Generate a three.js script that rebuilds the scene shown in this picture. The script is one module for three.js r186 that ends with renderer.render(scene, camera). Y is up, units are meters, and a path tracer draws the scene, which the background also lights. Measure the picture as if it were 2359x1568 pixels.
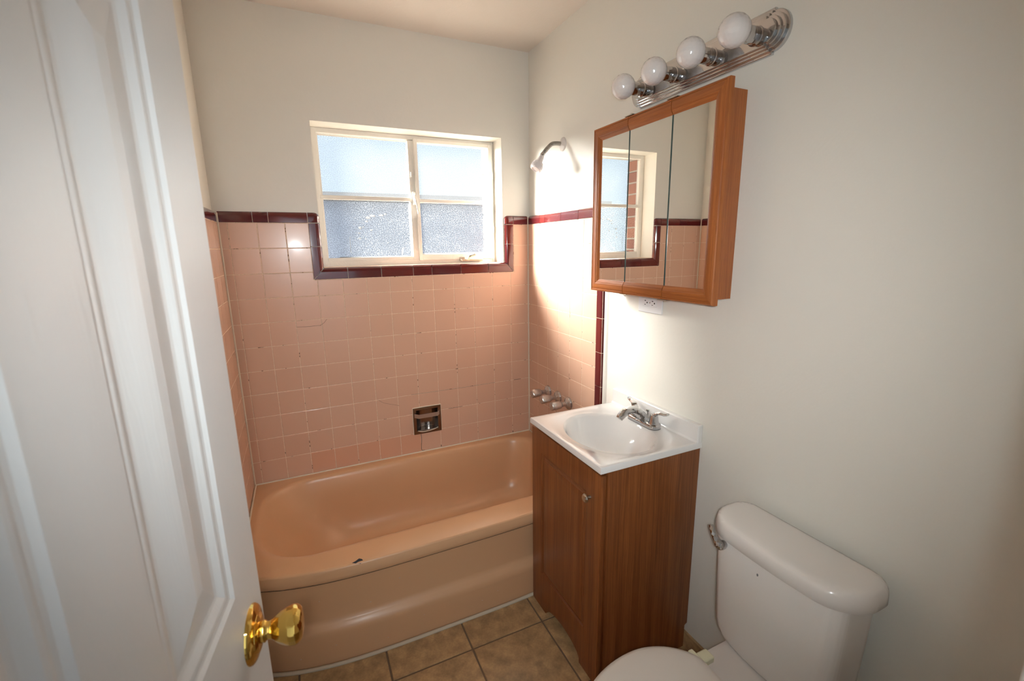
import * as THREE from 'three';
import { mergeGeometries, mergeVertices, toCreasedNormals } from 'three/addons/utils/BufferGeometryUtils.js';
import { RoundedBoxGeometry } from 'three/addons/geometries/RoundedBoxGeometry.js';
import { createNoise2D } from 'simplex-noise';

// ---------------------------------------------------------------- camera, sky, sun, flash, exposure
const scene = new THREE.Scene();
const renderer = new THREE.WebGLRenderer({ antialias: true });
renderer.toneMapping = THREE.LinearToneMapping;
renderer.toneMappingExposure = 1.06;
renderer.shadowMap.enabled = true;

const camera = new THREE.PerspectiveCamera(74.289, 2359 / 1568, 0.02, 100);
camera.position.set(-1.16196, 1.48204, 2.28213);
camera.quaternion.setFromRotationMatrix(new THREE.Matrix4().makeBasis(
  new THREE.Vector3(0.906558, -0.014611, 0.421829), new THREE.Vector3(0.099066, 0.978849, -0.179), new THREE.Vector3(-0.410292, 0.204063, 0.88883)));
camera.focus = 2.1;
camera.userData.fStop = 5.6;

scene.background = new THREE.Color(0.74, 0.87, 1.0);      // hazy daylight sky, seen through the obscure glass
scene.backgroundIntensity = 1.3;

const sun = new THREE.DirectionalLight(new THREE.Color(1.0, 0.98, 0.92), 126);   // low sun outside, far left; the obscure glass spreads it
sun.position.set(-5, 2.55 + 1.7, -3.2); sun.target.position.set(0, 1.7, 0);
sun.shadow.radius = 80;
sun.castShadow = true;
Object.assign(sun.shadow.camera, { left: -4, right: 4, top: 4, bottom: -4, near: 0.1, far: 30 });
sun.name = 'sun';
scene.add(sun, sun.target);

const flash = new THREE.SpotLight(new THREE.Color(0.90, 0.97, 1.0), 4.2, 0, 0.92, 1.0, 2);   // the flash on the photographer's camera
flash.position.set(-1.182, 1.52, 2.335); flash.target.position.set(-1.182 + 0.48, 1.52 - 0.15, 2.335 - 0.877);
flash.shadow.radius = 1.1; flash.castShadow = true; flash.name = 'camera_flash';
scene.add(flash, flash.target);

// ---------------------------------------------------------------- helpers
let seed = 7;
const rnd = () => { seed = (seed * 1664525 + 1013904223) >>> 0; return seed / 4294967296; };
const noise = createNoise2D(rnd);
const fbm = (x, y, o = 4) => { let s = 0, a = 0.5, f = 1; for (let i = 0; i < o; i++) { s += a * noise(x * f, y * f); a *= 0.5; f *= 2.03; } return s; };
const V2 = (x, y) => new THREE.Vector2(x, y), V3 = (x, y, z) => new THREE.Vector3(x, y, z);
const clamp = (x, a = 0, b = 1) => Math.min(b, Math.max(a, x));
const sstep = (a, b, x) => { const t = clamp((x - a) / (b - a)); return t * t * (3 - 2 * t); };
const lerp = (a, b, t) => a + (b - a) * t;

function tex(w, h, fn, srgb = true, repeat = null) {
  const d = new Uint8Array(w * h * 4);
  for (let j = 0; j < h; j++) for (let i = 0; i < w; i++) {
    const c = fn(i / w, j / h), k = (j * w + i) * 4;
    d[k] = clamp(c[0]) * 255; d[k + 1] = clamp(c[1]) * 255; d[k + 2] = clamp(c[2]) * 255; d[k + 3] = 255;
  }
  const t = new THREE.DataTexture(d, w, h, THREE.RGBAFormat);
  t.magFilter = THREE.LinearFilter; t.minFilter = THREE.LinearFilter; t.wrapS = t.wrapT = THREE.MirroredRepeatWrapping;
  if (srgb) t.colorSpace = THREE.SRGBColorSpace;
  if (repeat) t.repeat.set(repeat[0], repeat[1]);
  t.needsUpdate = true;
  return t;
}
const names = new Map();
function numbered(n) { const k = names.get(n) || 0; names.set(n, k + 1); return k ? n + '_' + String(k).padStart(3, '0') : n; }
function mesh(name, geo, mat, parent) {
  const g = Array.isArray(geo) ? mergeAll(geo) : geo;
  const m = new THREE.Mesh(g, mat); m.name = parent ? name : numbered(name);
  m.castShadow = m.receiveShadow = true;
  (parent || scene).add(m);
  return m;
}
function mergeAll(list) {
  const gs = list.map((g) => { const q = g.index ? g.toNonIndexed() : g.clone(); for (const a of Object.keys(q.attributes)) if (!['position', 'normal', 'uv'].includes(a)) q.deleteAttribute(a); if (!q.attributes.uv) planarUV(q); return q; });
  return mergeGeometries(gs);
}
function thing(name, label, category, pos = [0, 0, 0], group) {
  const o = new THREE.Group(); o.name = numbered(name); o.position.set(...pos); o.userData = { label, category };
  if (group) o.userData.group = group;
  scene.add(o); return o;
}
function struct(name, label) { const o = new THREE.Group(); o.name = name; o.userData = { kind: 'structure', label }; scene.add(o); return o; }
function box(x0, x1, y0, y1, z0, z1) { return planarUV(new THREE.BoxGeometry(x1 - x0, y1 - y0, z1 - z0).translate((x0 + x1) / 2, (y0 + y1) / 2, (z0 + z1) / 2)); }
function rbox(x0, x1, y0, y1, z0, z1, r = 0.003, s = 2) { return planarUV(new RoundedBoxGeometry(x1 - x0, y1 - y0, z1 - z0, s, r).translate((x0 + x1) / 2, (y0 + y1) / 2, (z0 + z1) / 2)); }
// uv in metres; along = the axis that v follows where it can
function planarUV(g, along = 'y', off = [0, 0]) {
  const p = g.attributes.position, n = g.attributes.normal, uv = new Float32Array(p.count * 2);
  for (let i = 0; i < p.count; i++) {
    const x = p.getX(i), y = p.getY(i), z = p.getZ(i), a = Math.abs(n.getX(i)), b = Math.abs(n.getY(i)), c = Math.abs(n.getZ(i));
    let q; const A = { x, y, z };
    const plane = a >= b && a >= c ? ['z', 'y'] : b >= c ? ['x', 'z'] : ['x', 'y'];
    q = plane[0] === along ? [A[plane[1]], A[plane[0]]] : [A[plane[0]], A[plane[1]]];
    uv[2 * i] = q[0] + off[0]; uv[2 * i + 1] = q[1] + off[1];
  }
  g.setAttribute('uv', new THREE.BufferAttribute(uv, 2));
  return g;
}
// surface through rings of equal length
function loft(rings, { closed = true, capStart = false, capEnd = false, crease = 0.6, flip = false } = {}) {
  const n = rings[0].length, pos = [], idx = [];
  for (const r of rings) for (const v of r) pos.push(v.x, v.y, v.z);
  const m = closed ? n : n - 1;
  for (let k = 0; k < rings.length - 1; k++) for (let i = 0; i < m; i++) {
    const a = k * n + i, b = k * n + (i + 1) % n, c = a + n, d = b + n;
    idx.push(a, b, c, b, d, c);
  }
  const cap = (k, rev) => {
    const c = new THREE.Vector3(); rings[k].forEach((v) => c.add(v)); c.multiplyScalar(1 / n);
    const ci = pos.length / 3; pos.push(c.x, c.y, c.z);
    for (let i = 0; i < n; i++) { const a = k * n + i, b = k * n + (i + 1) % n; rev ? idx.push(ci, b, a) : idx.push(ci, a, b); }
  };
  if (capStart) cap(0, true);
  if (capEnd) cap(rings.length - 1, false);
  if (flip) for (let i = 0; i < idx.length; i += 3) [idx[i + 1], idx[i + 2]] = [idx[i + 2], idx[i + 1]];
  let g = new THREE.BufferGeometry();
  g.setAttribute('position', new THREE.Float32BufferAttribute(pos, 3)); g.setIndex(idx);
  g = toCreasedNormals(g, crease);
  return planarUV(g);
}
// rounded rectangle ring in x,z: always 4*(nc+ns) points, radii per corner [x1z1, x0z1, x0z0, x1z0]
function rrect(x0, x1, z0, z1, r, y, nc = 12, ns = 10) {
  const R = Array.isArray(r) ? r : [r, r, r, r], out = [];
  const cs = [[x1, z1, -1, -1, 0], [x0, z1, 1, -1, 90], [x0, z0, 1, 1, 180], [x1, z0, -1, 1, 270]];
  for (let k = 0; k < 4; k++) {
    const [cx, cz, sx, sz, a0] = cs[k], q = R[k];
    for (let i = 0; i <= nc; i++) { const a = (a0 + 90 * i / nc) * Math.PI / 180; out.push(V3(cx + sx * q + q * Math.cos(a), y, cz + sz * q + q * Math.sin(a))); }
    const p = out[out.length - 1], [nx, nz, tx, tz, b0] = cs[(k + 1) % 4], w = R[(k + 1) % 4], b = b0 * Math.PI / 180;
    const e = V3(nx + tx * w + w * Math.cos(b), y, nz + tz * w + w * Math.sin(b));
    for (let i = 1; i < ns; i++) out.push(p.clone().lerp(e, i / ns));
  }
  return out;
}
function tube(points, r, rad = 10, seg = 40, closed = false) { return planarUV(new THREE.TubeGeometry(new THREE.CatmullRomCurve3(points, closed, 'centripetal'), seg, r, rad, closed)); }
// tube with a radius that varies and an optional flattening
function taper(points, radii, rad = 16, seg = 32, flat = 1, caps = true, upv = V3(0, 1, 0)) {
  const c = new THREE.CatmullRomCurve3(points, false, 'centripetal'), rings = [];
  for (let i = 0; i <= seg; i++) {
    const t = i / seg, p = c.getPoint(t), d = c.getTangent(t).normalize();
    const s = new THREE.Vector3().crossVectors(d, upv).normalize(), u = new THREE.Vector3().crossVectors(s, d).normalize();
    const f = t * (radii.length - 1), k = Math.min(radii.length - 2, Math.floor(f)), r = lerp(radii[k], radii[k + 1], f - k), ring = [];
    for (let j = 0; j < rad; j++) { const a = j / rad * Math.PI * 2; ring.push(p.clone().addScaledVector(s, Math.cos(a) * r).addScaledVector(u, Math.sin(a) * r * flat)); }
    rings.push(ring);
  }
  return loft(rings, { capStart: caps, capEnd: caps, crease: 1.0, flip: true });
}
// lathe about an axis through `at`
function lathe(profile, axis, at, seg = 40, smooth = 0) {
  if (smooth) { const c = new THREE.SplineCurve(profile.map((p) => V2(p[0], p[1]))); profile = c.getPoints(smooth).map((p) => [Math.max(0, p.x), p.y]); }
  const g = new THREE.LatheGeometry(profile.map((p) => V2(p[0], p[1])), seg);
  const q = new THREE.Quaternion().setFromUnitVectors(V3(0, 1, 0), axis.clone().normalize());
  return planarUV(toCreasedNormals(g.applyQuaternion(q).translate(at.x, at.y, at.z), 0.7));
}
function extr(shape, depth, bevel = 0, seg = 1, curve = 16) {
  return new THREE.ExtrudeGeometry(shape, bevel ? { depth: depth - 2 * bevel, bevelEnabled: true, bevelThickness: bevel, bevelSize: bevel, bevelOffset: -bevel, bevelSegments: seg, curveSegments: curve } : { depth, bevelEnabled: false, curveSegments: curve }).translate(0, 0, bevel);
}
const poly = (pts) => new THREE.Shape(pts.map((p) => V2(p[0], p[1])));
// profile (d outwards, h across) swept along s, with mitred ends: s0 + k0*h ... s1 + k1*h ; place maps (s, h, d) to the world
function sweep(profile, s0, s1, k0, k1, place, crease = 0.5) {
  const rings = [profile.map(([d, h]) => place(s0 + k0 * h, h, d)), profile.map(([d, h]) => place(s1 + k1 * h, h, d))];
  const body = loft(rings, { crease });
  const tri = THREE.ShapeUtils.triangulateShape(profile.map((p) => V2(p[0], p[1])), []), pos = [];
  for (const r of rings) for (const t of tri) for (const i of t) pos.push(r[i].x, r[i].y, r[i].z);
  const caps = new THREE.BufferGeometry(); caps.setAttribute('position', new THREE.Float32BufferAttribute(pos, 3)); caps.computeVertexNormals();
  return mergeAll([body, planarUV(caps)]);
}

// ---------------------------------------------------------------- materials
const lin = (r, g, b) => new THREE.Color().setRGB(r, g, b);
const std = (c, rough = 0.5, extra = {}) => new THREE.MeshStandardMaterial({ color: c, roughness: rough, ...extra });
const phys = (c, rough = 0.5, extra = {}) => new THREE.MeshPhysicalMaterial({ color: c, roughness: rough, ...extra });

const plasterBump = tex(512, 512, (u, v) => { const x = u * 2 * Math.PI, y = v * 2 * Math.PI; const n = 0.5 + 0.32 * fbm(3 * Math.cos(x) + 7, 3 * Math.sin(x) + 3 * Math.cos(y), 3) + 0.25 * fbm(u * 40, v * 40, 2); return [n, n, n]; }, false);
const paintBump = plasterBump.clone(); paintBump.repeat.set(1.6, 1.6); paintBump.needsUpdate = true;
const wallPaint = phys(lin(0.80, 0.765, 0.69), 0.42, { bumpMap: paintBump, bumpScale: 0.0004 });
const ceilPaint = std(lin(0.80, 0.73, 0.65), 0.8, { bumpMap: paintBump, bumpScale: 0.0008 });
const trimPaint = phys(lin(0.80, 0.80, 0.79), 0.35);
const steelPaint = phys(lin(0.78, 0.735, 0.66), 0.45, { bumpMap: paintBump, bumpScale: 0.001 });

const tilePink = [0, 1, 2, 3, 4].map((i) => phys(lin(...[[0.70, 0.44, 0.315], [0.705, 0.446, 0.32], [0.694, 0.434, 0.31], [0.702, 0.443, 0.317], [0.71, 0.395, 0.262]][i]), 0.27, { clearcoat: 0.12, clearcoatRoughness: 0.1 }));
const maroon = [0, 1, 2].map((i) => phys(lin(...[[0.115, 0.016, 0.016], [0.10, 0.014, 0.016], [0.13, 0.019, 0.017]][i]), 0.12, { clearcoat: 0.5, clearcoatRoughness: 0.05 }));
const groutTex = tex(1024, 1024, (u, v) => {
  const n = fbm(u * 60, v * 60, 3), s = fbm(u * 9 + 4, v * 9 + 1, 3);
  const stain = 0.8 * sstep(0.30, 0.42, s) * sstep(0.05, 0.22, n), k = 1 + 0.08 * n;
  return [lerp(0.90, 0.34, stain) * k, lerp(0.80, 0.26, stain) * k, lerp(0.70, 0.20, stain) * k];
});
const grout = std(lin(1, 1, 1), 0.9, { map: groutTex });
const caulkMat = std(lin(0.76, 0.67, 0.54), 0.6);
const tubMat = phys(lin(0.68, 0.40, 0.22), 0.34, { clearcoat: 0.12, clearcoatRoughness: 0.2 });
const grime = std(lin(0.10, 0.07, 0.05), 0.9);
const chrome = std(lin(0.58, 0.58, 0.59), 0.05, { metalness: 1 });
const chromeDull = std(lin(0.30, 0.27, 0.25), 0.2, { metalness: 1 });
const chromeWorn = std(lin(0.56, 0.53, 0.50), 0.26, { metalness: 0.8 });
const nickel = std(lin(0.55, 0.50, 0.42), 0.28, { metalness: 1 });
const brass = std(lin(0.80, 0.52, 0.13), 0.12, { metalness: 1 });
const porcelain = phys(lin(0.78, 0.735, 0.69), 0.12, { clearcoat: 0.4, clearcoatRoughness: 0.05 });
const seatPlastic = phys(lin(0.77, 0.715, 0.65), 0.3);
const yellowed = phys(lin(0.72, 0.68, 0.48), 0.35);
const marble = phys(lin(0.84, 0.81, 0.78), 0.1, { clearcoat: 0.5, clearcoatRoughness: 0.04 });
const whitePlastic = phys(lin(0.80, 0.79, 0.79), 0.3);
const dark = std(lin(0.02, 0.018, 0.016), 0.7);
const mirror = std(lin(0.90, 0.91, 0.88), 0.012, { metalness: 1 });
const mirrorEdge = std(lin(0.06, 0.10, 0.09), 0.2);
const bulbGlass = phys(lin(0.80, 0.755, 0.73), 0.12, { clearcoat: 1, clearcoatRoughness: 0.03 });

function woodTex(c0, c1, c2, seedOff, fine) {
  return tex(1024, 1024, (u, v) => {
    const x = u + 0.018 * fbm(u * 3 + seedOff, v * 1.4, 3), broad = fbm(x * 9 + seedOff, v * 0.5 + 3, 3);
    const streak = fbm(x * 70 + seedOff, v * 1.6, 3), pore = noise(x * fine, v * 9 + seedOff), p = sstep(0.55, 0.95, pore) * (0.5 + 0.5 * sstep(-0.2, 0.5, streak));
    const t = clamp(0.5 + 0.6 * broad + 0.75 * streak);
    return [0, 1, 2].map((k) => lerp(lerp(c0[k], c1[k], t), c2[k], 0.75 * p));
  });
}
const oakTex = woodTex([0.565, 0.305, 0.13], [0.69, 0.405, 0.195], [0.36, 0.165, 0.06], 11, 260);
oakTex.repeat.set(2.2, 1.1);
const oak = phys(lin(1, 1, 1), 0.38, { map: oakTex });
const vanTex = woodTex([0.455, 0.25, 0.118], [0.60, 0.355, 0.185], [0.29, 0.135, 0.06], 37, 300);
vanTex.repeat.set(2.0, 1.0);
const vanWood = phys(lin(1, 1, 1), 0.36, { map: vanTex });
const doorBump = tex(512, 512, (u, v) => { const n = 0.5 + 0.5 * fbm(u * 60 + 2 * fbm(u * 4, v * 2), v * 3.2, 3); return [n, n, n]; }, false, [2.5, 1.25]);
const doorPaint = phys(lin(0.72, 0.715, 0.70), 0.36, { bumpMap: doorBump, bumpScale: 0.00018 });
const floorTex = tex(512, 512, (u, v) => { const n = fbm(u * 7, v * 7, 5), m = fbm(u * 45 + 9, v * 45, 2), k = 1 + 0.20 * n + 0.07 * m; return [0.71 * k, 0.58 * k, 0.42 * k]; }, true, [1.7, 1.7]);
const floorTile = [0.96, 1.0, 1.04].map((k) => phys(lin(k, k, k), 0.42, { map: floorTex }));
const floorGrout = std(lin(0.20, 0.135, 0.085), 0.95);
// obscure glass: tiny beads, and dried water specks that are thicker on the lower panes
const glassTex = tex(1400, 1000, (u, v) => {
  const low = v < 0.51 ? 1 : 0.3, wet = sstep(-0.1, 0.5, fbm(u * 5 + 3, v * 5, 3)), bead = fbm(u * 150, v * 110, 3) * 1.5 + 0.5 * (rnd() - 0.5), drip = sstep(0.35, 0.8, noise(u * 90, v * 9 + 5)) * sstep(0.25, 0.05, v);
  const k = clamp(0.90 + low * (0.26 * bead - 0.07) + 0.20 * low * wet * Math.max(0, bead) + 0.10 * drip);
  return [0.985 * k, 0.995 * k, 1.0 * k];
});
const glassBump = tex(512, 512, (u, v) => { const n = 0.5 + 0.5 * fbm(u * 160, v * 160, 2); return [n, n, n]; }, false);
const glassRough = tex(1400, 1000, (u, v) => {
  const low = v < 0.51 ? 1 : 0.25, side = 0.55 + 0.45 * sstep(-0.2, 0.4, fbm(u * 4 + 9, v * 4, 3)), f = fbm(u * 130 + 20, v * 95, 3), d = noise(u * 120, v * 14);
  const k = 0.46 + low * side * (0.66 * sstep(0.10, 0.45, f) + 0.25 * sstep(0.45, 0.8, d) * sstep(0.30, 0.08, v)) + 0.05 * f;
  return [k, k, k];
}, false);
const pane = phys(lin(1, 1, 1), 0.3, { roughnessMap: glassRough, map: glassTex, bumpMap: glassBump, bumpScale: 0.0008, transmission: 1, thickness: 0, ior: 1.45 });
const speckMat = phys(lin(0.34, 0.34, 0.34), 1.0, { transmission: 1, thickness: 0 });

// ---------------------------------------------------------------- the room shell
const XL = -1.476, XR = 0.015, ZB = -0.015, ZF = 2.205, H = 2.464, PITCH = 0.1095, Y0 = 1.6, TUB = 0.3955;
const WIN = { x0: -1.064, x1: -0.148, y0: 1.396, y1: 2.038 };

const floor = struct('floor', 'beige ceramic tile floor with dark brown grout');
mesh('grout_bed', box(XL - 0.1, XR + 0.1, -0.10, -0.003, -0.165, ZF + 0.115), floorGrout, floor);
{
  const cache = new Map();
  for (let i = -2; i < 5; i++) for (let k = -2; k < 6; k++) {
    const x1 = clamp(-0.419 + 0.297 * (1 - i) - 0.297, XL, XR), x0 = clamp(-0.419 - 0.297 * i - 0.297, XL, XR), z0 = clamp(0.922 + 0.297 * (k - 1), 0.0, ZF + 0.1), z1 = clamp(0.922 + 0.297 * k, 0.0, ZF + 0.1);
    const w = x1 - x0 - 0.0065, d = z1 - z0 - 0.0065;
    if (w < 0.01 || d < 0.01) continue;
    const key = w.toFixed(3) + d.toFixed(3);
    if (!cache.has(key)) cache.set(key, tileGeo(w, d, 0.009, 0.0016));
    const t = mesh('tile', cache.get(key), floorTile[Math.floor(rnd() * 3)], floor);
    t.rotation.x = -Math.PI / 2; t.position.set((x0 + x1) / 2, (rnd() - 0.5) * 0.0006, (z0 + z1) / 2);
  }
}
// a slab tile in x,y with its face at z = 0 and a chamfered edge
function tileGeo(w, h, t = 0.0075, c = 0.0008) {
  const R = (i, z) => [V3(-w / 2 + i, -h / 2 + i, z), V3(w / 2 - i, -h / 2 + i, z), V3(w / 2 - i, h / 2 - i, z), V3(-w / 2 + i, h / 2 - i, z)];
  const rings = [R(0, -t), R(0, -c), R(c * 0.3, -c * 0.3), R(c * 1.2, 0)];
  const g = loft(rings, { capEnd: true, crease: 0.25 });
  const p = g.attributes.position, uv = g.attributes.uv, ox = rnd() * 5, oy = rnd() * 5;
  for (let i = 0; i < p.count; i++) uv.setXY(i, p.getX(i) + ox, p.getY(i) + oy);
  return g;
}
const ceiling = mesh('ceiling', box(XL - 0.1, XR + 0.1, H, H + 0.1, -0.165, ZF + 0.115), ceilPaint);
ceiling.userData = { kind: 'structure', label: 'cream painted flat ceiling' };

function holed(x0, x1, y0, y1, holes) {
  const s = poly([[x0, y0], [x1, y0], [x1, y1], [x0, y1]]);
  for (const h of holes) s.holes.push(new THREE.Path([V2(h.x0, h.y0), V2(h.x0, h.y1), V2(h.x1, h.y1), V2(h.x1, h.y0)]));
  return s;
}
const SOAP = { x0: -0.694, x1: -0.5503, y0: 0.505, y1: 0.642 };
const wallBack = struct('wall_back', 'back wall, cream paint above salmon pink tile with maroon cap tiles, around the window');
mesh('plaster', planarUV(extr(holed(XL - 0.1, XR + 0.1, 0, H, [WIN, SOAP]), 0.15).translate(0, 0, -0.165)), wallPaint, wallBack);
const wallRight = struct('wall_right', 'right wall, cream paint with salmon tile at the tub end');
mesh('plaster', box(XR, XR + 0.1, 0, H, ZB, ZF), wallPaint, wallRight);
const wallLeft = struct('wall_left', 'left wall, cream paint with salmon tile at the tub end, mostly behind the door');
mesh('plaster', box(XL - 0.1, XL, 0, H, ZB, ZF), wallPaint, wallLeft);
const DOOR = { x0: -1.362, x1: -0.70, y1: 2.05 };
const wallFront = struct('wall_front', 'wall that holds the doorway');
mesh('plaster', [box(XL - 0.1, DOOR.x0 - 0.02, 0, H, ZF, ZF + 0.115), box(DOOR.x1 + 0.02, XR + 0.1, 0, H, ZF, ZF + 0.115), box(DOOR.x0 - 0.02, DOOR.x1 + 0.02, DOOR.y1 + 0.02, H, ZF, ZF + 0.115)], wallPaint, wallFront);
{
  const t1 = struct('trim_1', 'white door jamb and casing');
  mesh('jamb', rbox(DOOR.x1, DOOR.x1 + 0.02, 0, DOOR.y1, ZF, ZF + 0.115, 0.002), trimPaint, t1);
  mesh('jamb', rbox(DOOR.x0 - 0.02, DOOR.x0, 0, DOOR.y1, ZF, ZF + 0.115, 0.002), trimPaint, t1);
  mesh('head_jamb', rbox(DOOR.x0 - 0.02, DOOR.x1 + 0.02, DOOR.y1, DOOR.y1 + 0.02, ZF, ZF + 0.115, 0.002), trimPaint, t1);
  mesh('casing', rbox(DOOR.x1 + 0.002, DOOR.x1 + 0.06, 0, DOOR.y1 + 0.06, ZF - 0.018, ZF, 0.004), trimPaint, t1);
  mesh('casing', rbox(DOOR.x0 - 0.06, DOOR.x0 - 0.004, 0, DOOR.y1 + 0.06, ZF - 0.018, ZF, 0.004), trimPaint, t1);
  mesh('head_casing', rbox(DOOR.x0 - 0.004, DOOR.x1 + 0.002, DOOR.y1 + 0.004, DOOR.y1 + 0.06, ZF - 0.018, ZF, 0.004), trimPaint, t1);
}
// the hall behind the camera, closed
{
  const z0 = ZF + 0.115, hall = struct('wall_hall', 'walls, floor and ceiling of the hall behind the doorway');
  mesh('hall_wall', [box(-2.3, -2.2, 0, H, z0, 3.7), box(0.9, 1.0, 0, H, z0, 3.7), box(-2.3, XL - 0.1, 0, H, z0 - 0.1, z0), box(XR + 0.1, 1.0, 0, H, z0 - 0.1, z0)], wallPaint, hall);
  mesh('hall_end_wall', planarUV(extr(holed(-2.3, 1.0, 0, H, [{ x0: -1.95, x1: -0.15, y0: 0.30, y1: 2.10 }]), 0.1).translate(0, 0, 3.7)), wallPaint, hall);
  mesh('hall_floor', box(-2.3, 1.0, -0.1, -0.001, z0, 3.8), std(lin(0.34, 0.27, 0.20), 0.95), hall);
  mesh('hall_ceiling', box(-2.3, 1.0, H, H + 0.1, z0, 3.8), ceilPaint, hall);
}

{
  const w2 = struct('window_2', 'large clear window at the end of the hall behind the camera');
  mesh('frame', [box(-1.95, -1.91, 0.30, 2.10, 3.72, 3.77), box(-0.19, -0.15, 0.30, 2.10, 3.72, 3.77), box(-1.91, -0.19, 2.06, 2.10, 3.72, 3.77), box(-1.91, -0.19, 0.30, 0.34, 3.72, 3.77), box(-1.07, -1.03, 0.34, 2.06, 3.72, 3.77)], trimPaint, w2);
  for (const [a, b] of [[-1.91, -1.07], [-1.03, -0.19]]) mesh('pane', planarUV(new THREE.PlaneGeometry(b - a, 1.72).translate((a + b) / 2, 1.20, 3.745)), phys(lin(1, 1, 1), 0.0, { transmission: 1, thickness: 0 }), w2);
}
// ---------------------------------------------------------------- tiling
const faceBack = (o, x, y) => { o.position.set(x, y, 0); };
const faceRight = (o, z, y) => { o.rotation.y = -Math.PI / 2; o.position.set(0, y, z); };
const faceLeft = (o, z, y) => { o.rotation.y = Math.PI / 2; o.position.set(-1.461, y, z); };
const tileCache = new Map();
function placeTile(parent, face, a0, a1, y0, y1, red = false) {
  const g = 0.0030, w = a1 - a0 - g, h = y1 - y0 - g, key = w.toFixed(3) + '/' + h.toFixed(3);
  if (!tileCache.has(key)) tileCache.set(key, tileGeo(w, h));
  const t = mesh('tile', tileCache.get(key), tilePink[red ? 4 : Math.floor(rnd() * 4)], parent);
  face(t, (a0 + a1) / 2, (y0 + y1) / 2);
  t.rotateX((rnd() - 0.5) * 0.005); t.rotateY((rnd() - 0.5) * 0.005);
}
function placeCut(parent, pts) {   // a tile cut to an outline, on the back wall
  const g = extr(poly(pts), 0.0075, 0.0011, 1).translate(0, 0, -0.0075);
  mesh('tile', planarUV(g), tilePink[Math.floor(rnd() * 4)], parent);
}
const rowY = (r) => Y0 - r * PITCH;
{
  const bed = poly([[-1.461, TUB - 0.01], [0, TUB - 0.01], [0, Y0 + 0.03], [-0.100, Y0 + 0.03], [-0.100, 1.36], [-1.10, 1.36], [-1.10, Y0 + 0.03], [-1.461, Y0 + 0.03]]);
  bed.holes.push(new THREE.Path([V2(SOAP.x0, SOAP.y0), V2(SOAP.x0, SOAP.y1), V2(SOAP.x1, SOAP.y1), V2(SOAP.x1, SOAP.y0)]));
  mesh('grout', planarUV(extr(bed, 0.0141).translate(0, 0, -0.015)), grout, wallBack);
  mesh('grout', box(0.0009, XR, TUB - 0.01, Y0 + 0.03, ZB, 0.70), grout, wallRight);
  mesh('grout', box(XL, -1.4619, TUB - 0.01, Y0 + 0.03, ZB, 0.70), grout, wallLeft);
  const colX = (k) => (k === 0 ? -0.003 : k >= 14 ? -1.4585 : -(k * PITCH + 0.0028));
  const TX = { x0: -1.111, x1: -0.091, y0: 1.345, y1: 9 };
  for (let r = 0; r < 11; r++) for (let k = 0; k < 14; k++) {
    const x1 = colX(k), x0 = colX(k + 1), y1 = rowY(r), y0 = rowY(r + 1);
    let done = false;
    for (const e of [TX, SOAP]) {
      const ax = Math.max(x0, e.x0), bx = Math.min(x1, e.x1), ay = Math.max(y0, e.y0), by = Math.min(y1, e.y1);
      if (bx - ax < 0.0005 || by - ay < 0.0005) continue;
      done = true;
      const L = ax - x0 > 0.004, Rr = x1 - bx > 0.004, B = ay - y0 > 0.004, T = y1 - by > 0.004, g = 0.0012;
      if (L + Rr + B + T === 0) break;
      if (L + Rr + B + T === 1) placeTile(wallBack, faceBack, L ? x0 : Rr ? bx : x0, L ? ax : x1, T ? by : y0, B ? ay : y1);
      else if (L && B) placeCut(wallBack, [[x0 + g, y0 + g], [x1 - g, y0 + g], [x1 - g, ay - g], [ax - g, ay - g], [ax - g, y1 - g], [x0 + g, y1 - g]]);
      else if (Rr && B) placeCut(wallBack, [[x0 + g, y0 + g], [x1 - g, y0 + g], [x1 - g, y1 - g], [bx + g, y1 - g], [bx + g, ay - g], [x0 + g, ay - g]]);
      else if (L && T) placeCut(wallBack, [[x0 + g, y0 + g], [ax - g, y0 + g], [ax - g, by + g], [x1 - g, by + g], [x1 - g, y1 - g], [x0 + g, y1 - g]]);
      else if (Rr && T) placeCut(wallBack, [[bx + g, y0 + g], [x1 - g, y0 + g], [x1 - g, y1 - g], [x0 + g, y1 - g], [x0 + g, by + g], [bx + g, by + g]]);
      break;
    }
    if (!done) placeTile(wallBack, faceBack, x0, x1, y0, y1, r === 10 && k >= 6 && k <= 10);
  }
  const colZ = (j) => (j === 0 ? 0.003 : j * PITCH + 0.0009);
  for (let r = 0; r < 11; r++) for (let j = 0; j < 6; j++) {
    placeTile(wallRight, faceRight, colZ(j), colZ(j + 1), rowY(r + 1), rowY(r));
    placeTile(wallLeft, faceLeft, colZ(j), colZ(j + 1), rowY(r + 1), rowY(r));
  }
  // cap tiles: flat below, quarter-round above
  const cap = (hh) => {
    const out = [[-0.0145, 0], [0.0012, 0], [0.0022, 0.001], [0.0022, hh * 0.60]], r = hh * 0.40;
    for (let i = 1; i <= 8; i++) { const a = i / 8 * Math.PI / 2; out.push([0.0022 - 0.0167 * (1 - Math.cos(a)), hh * 0.60 + r * Math.sin(a)]); }
    return out;
  };
  const capP = cap(0.046), sideP = cap(0.047), g = 0.0012;
  let mi = 0; const mar = () => maroon[(mi++ * 7) % 3];
  const capRun = (parent, list, place) => { for (let i = 0; i < list.length - 1; i++) mesh('cap_tile', sweep(capP, list[i] + g, list[i + 1] - g, 0, 0, place), mar(), parent); };
  const onBack = (s, h, d) => V3(s, Y0 + 0.001 + h, d), onRight = (s, h, d) => V3(-d, Y0 + 0.001 + h, s), onLeft = (s, h, d) => V3(-1.461 + d, Y0 + 0.001 + h, s);
  capRun(wallBack, [-1.459, -1.33, -1.27, -1.113], onBack);
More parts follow.
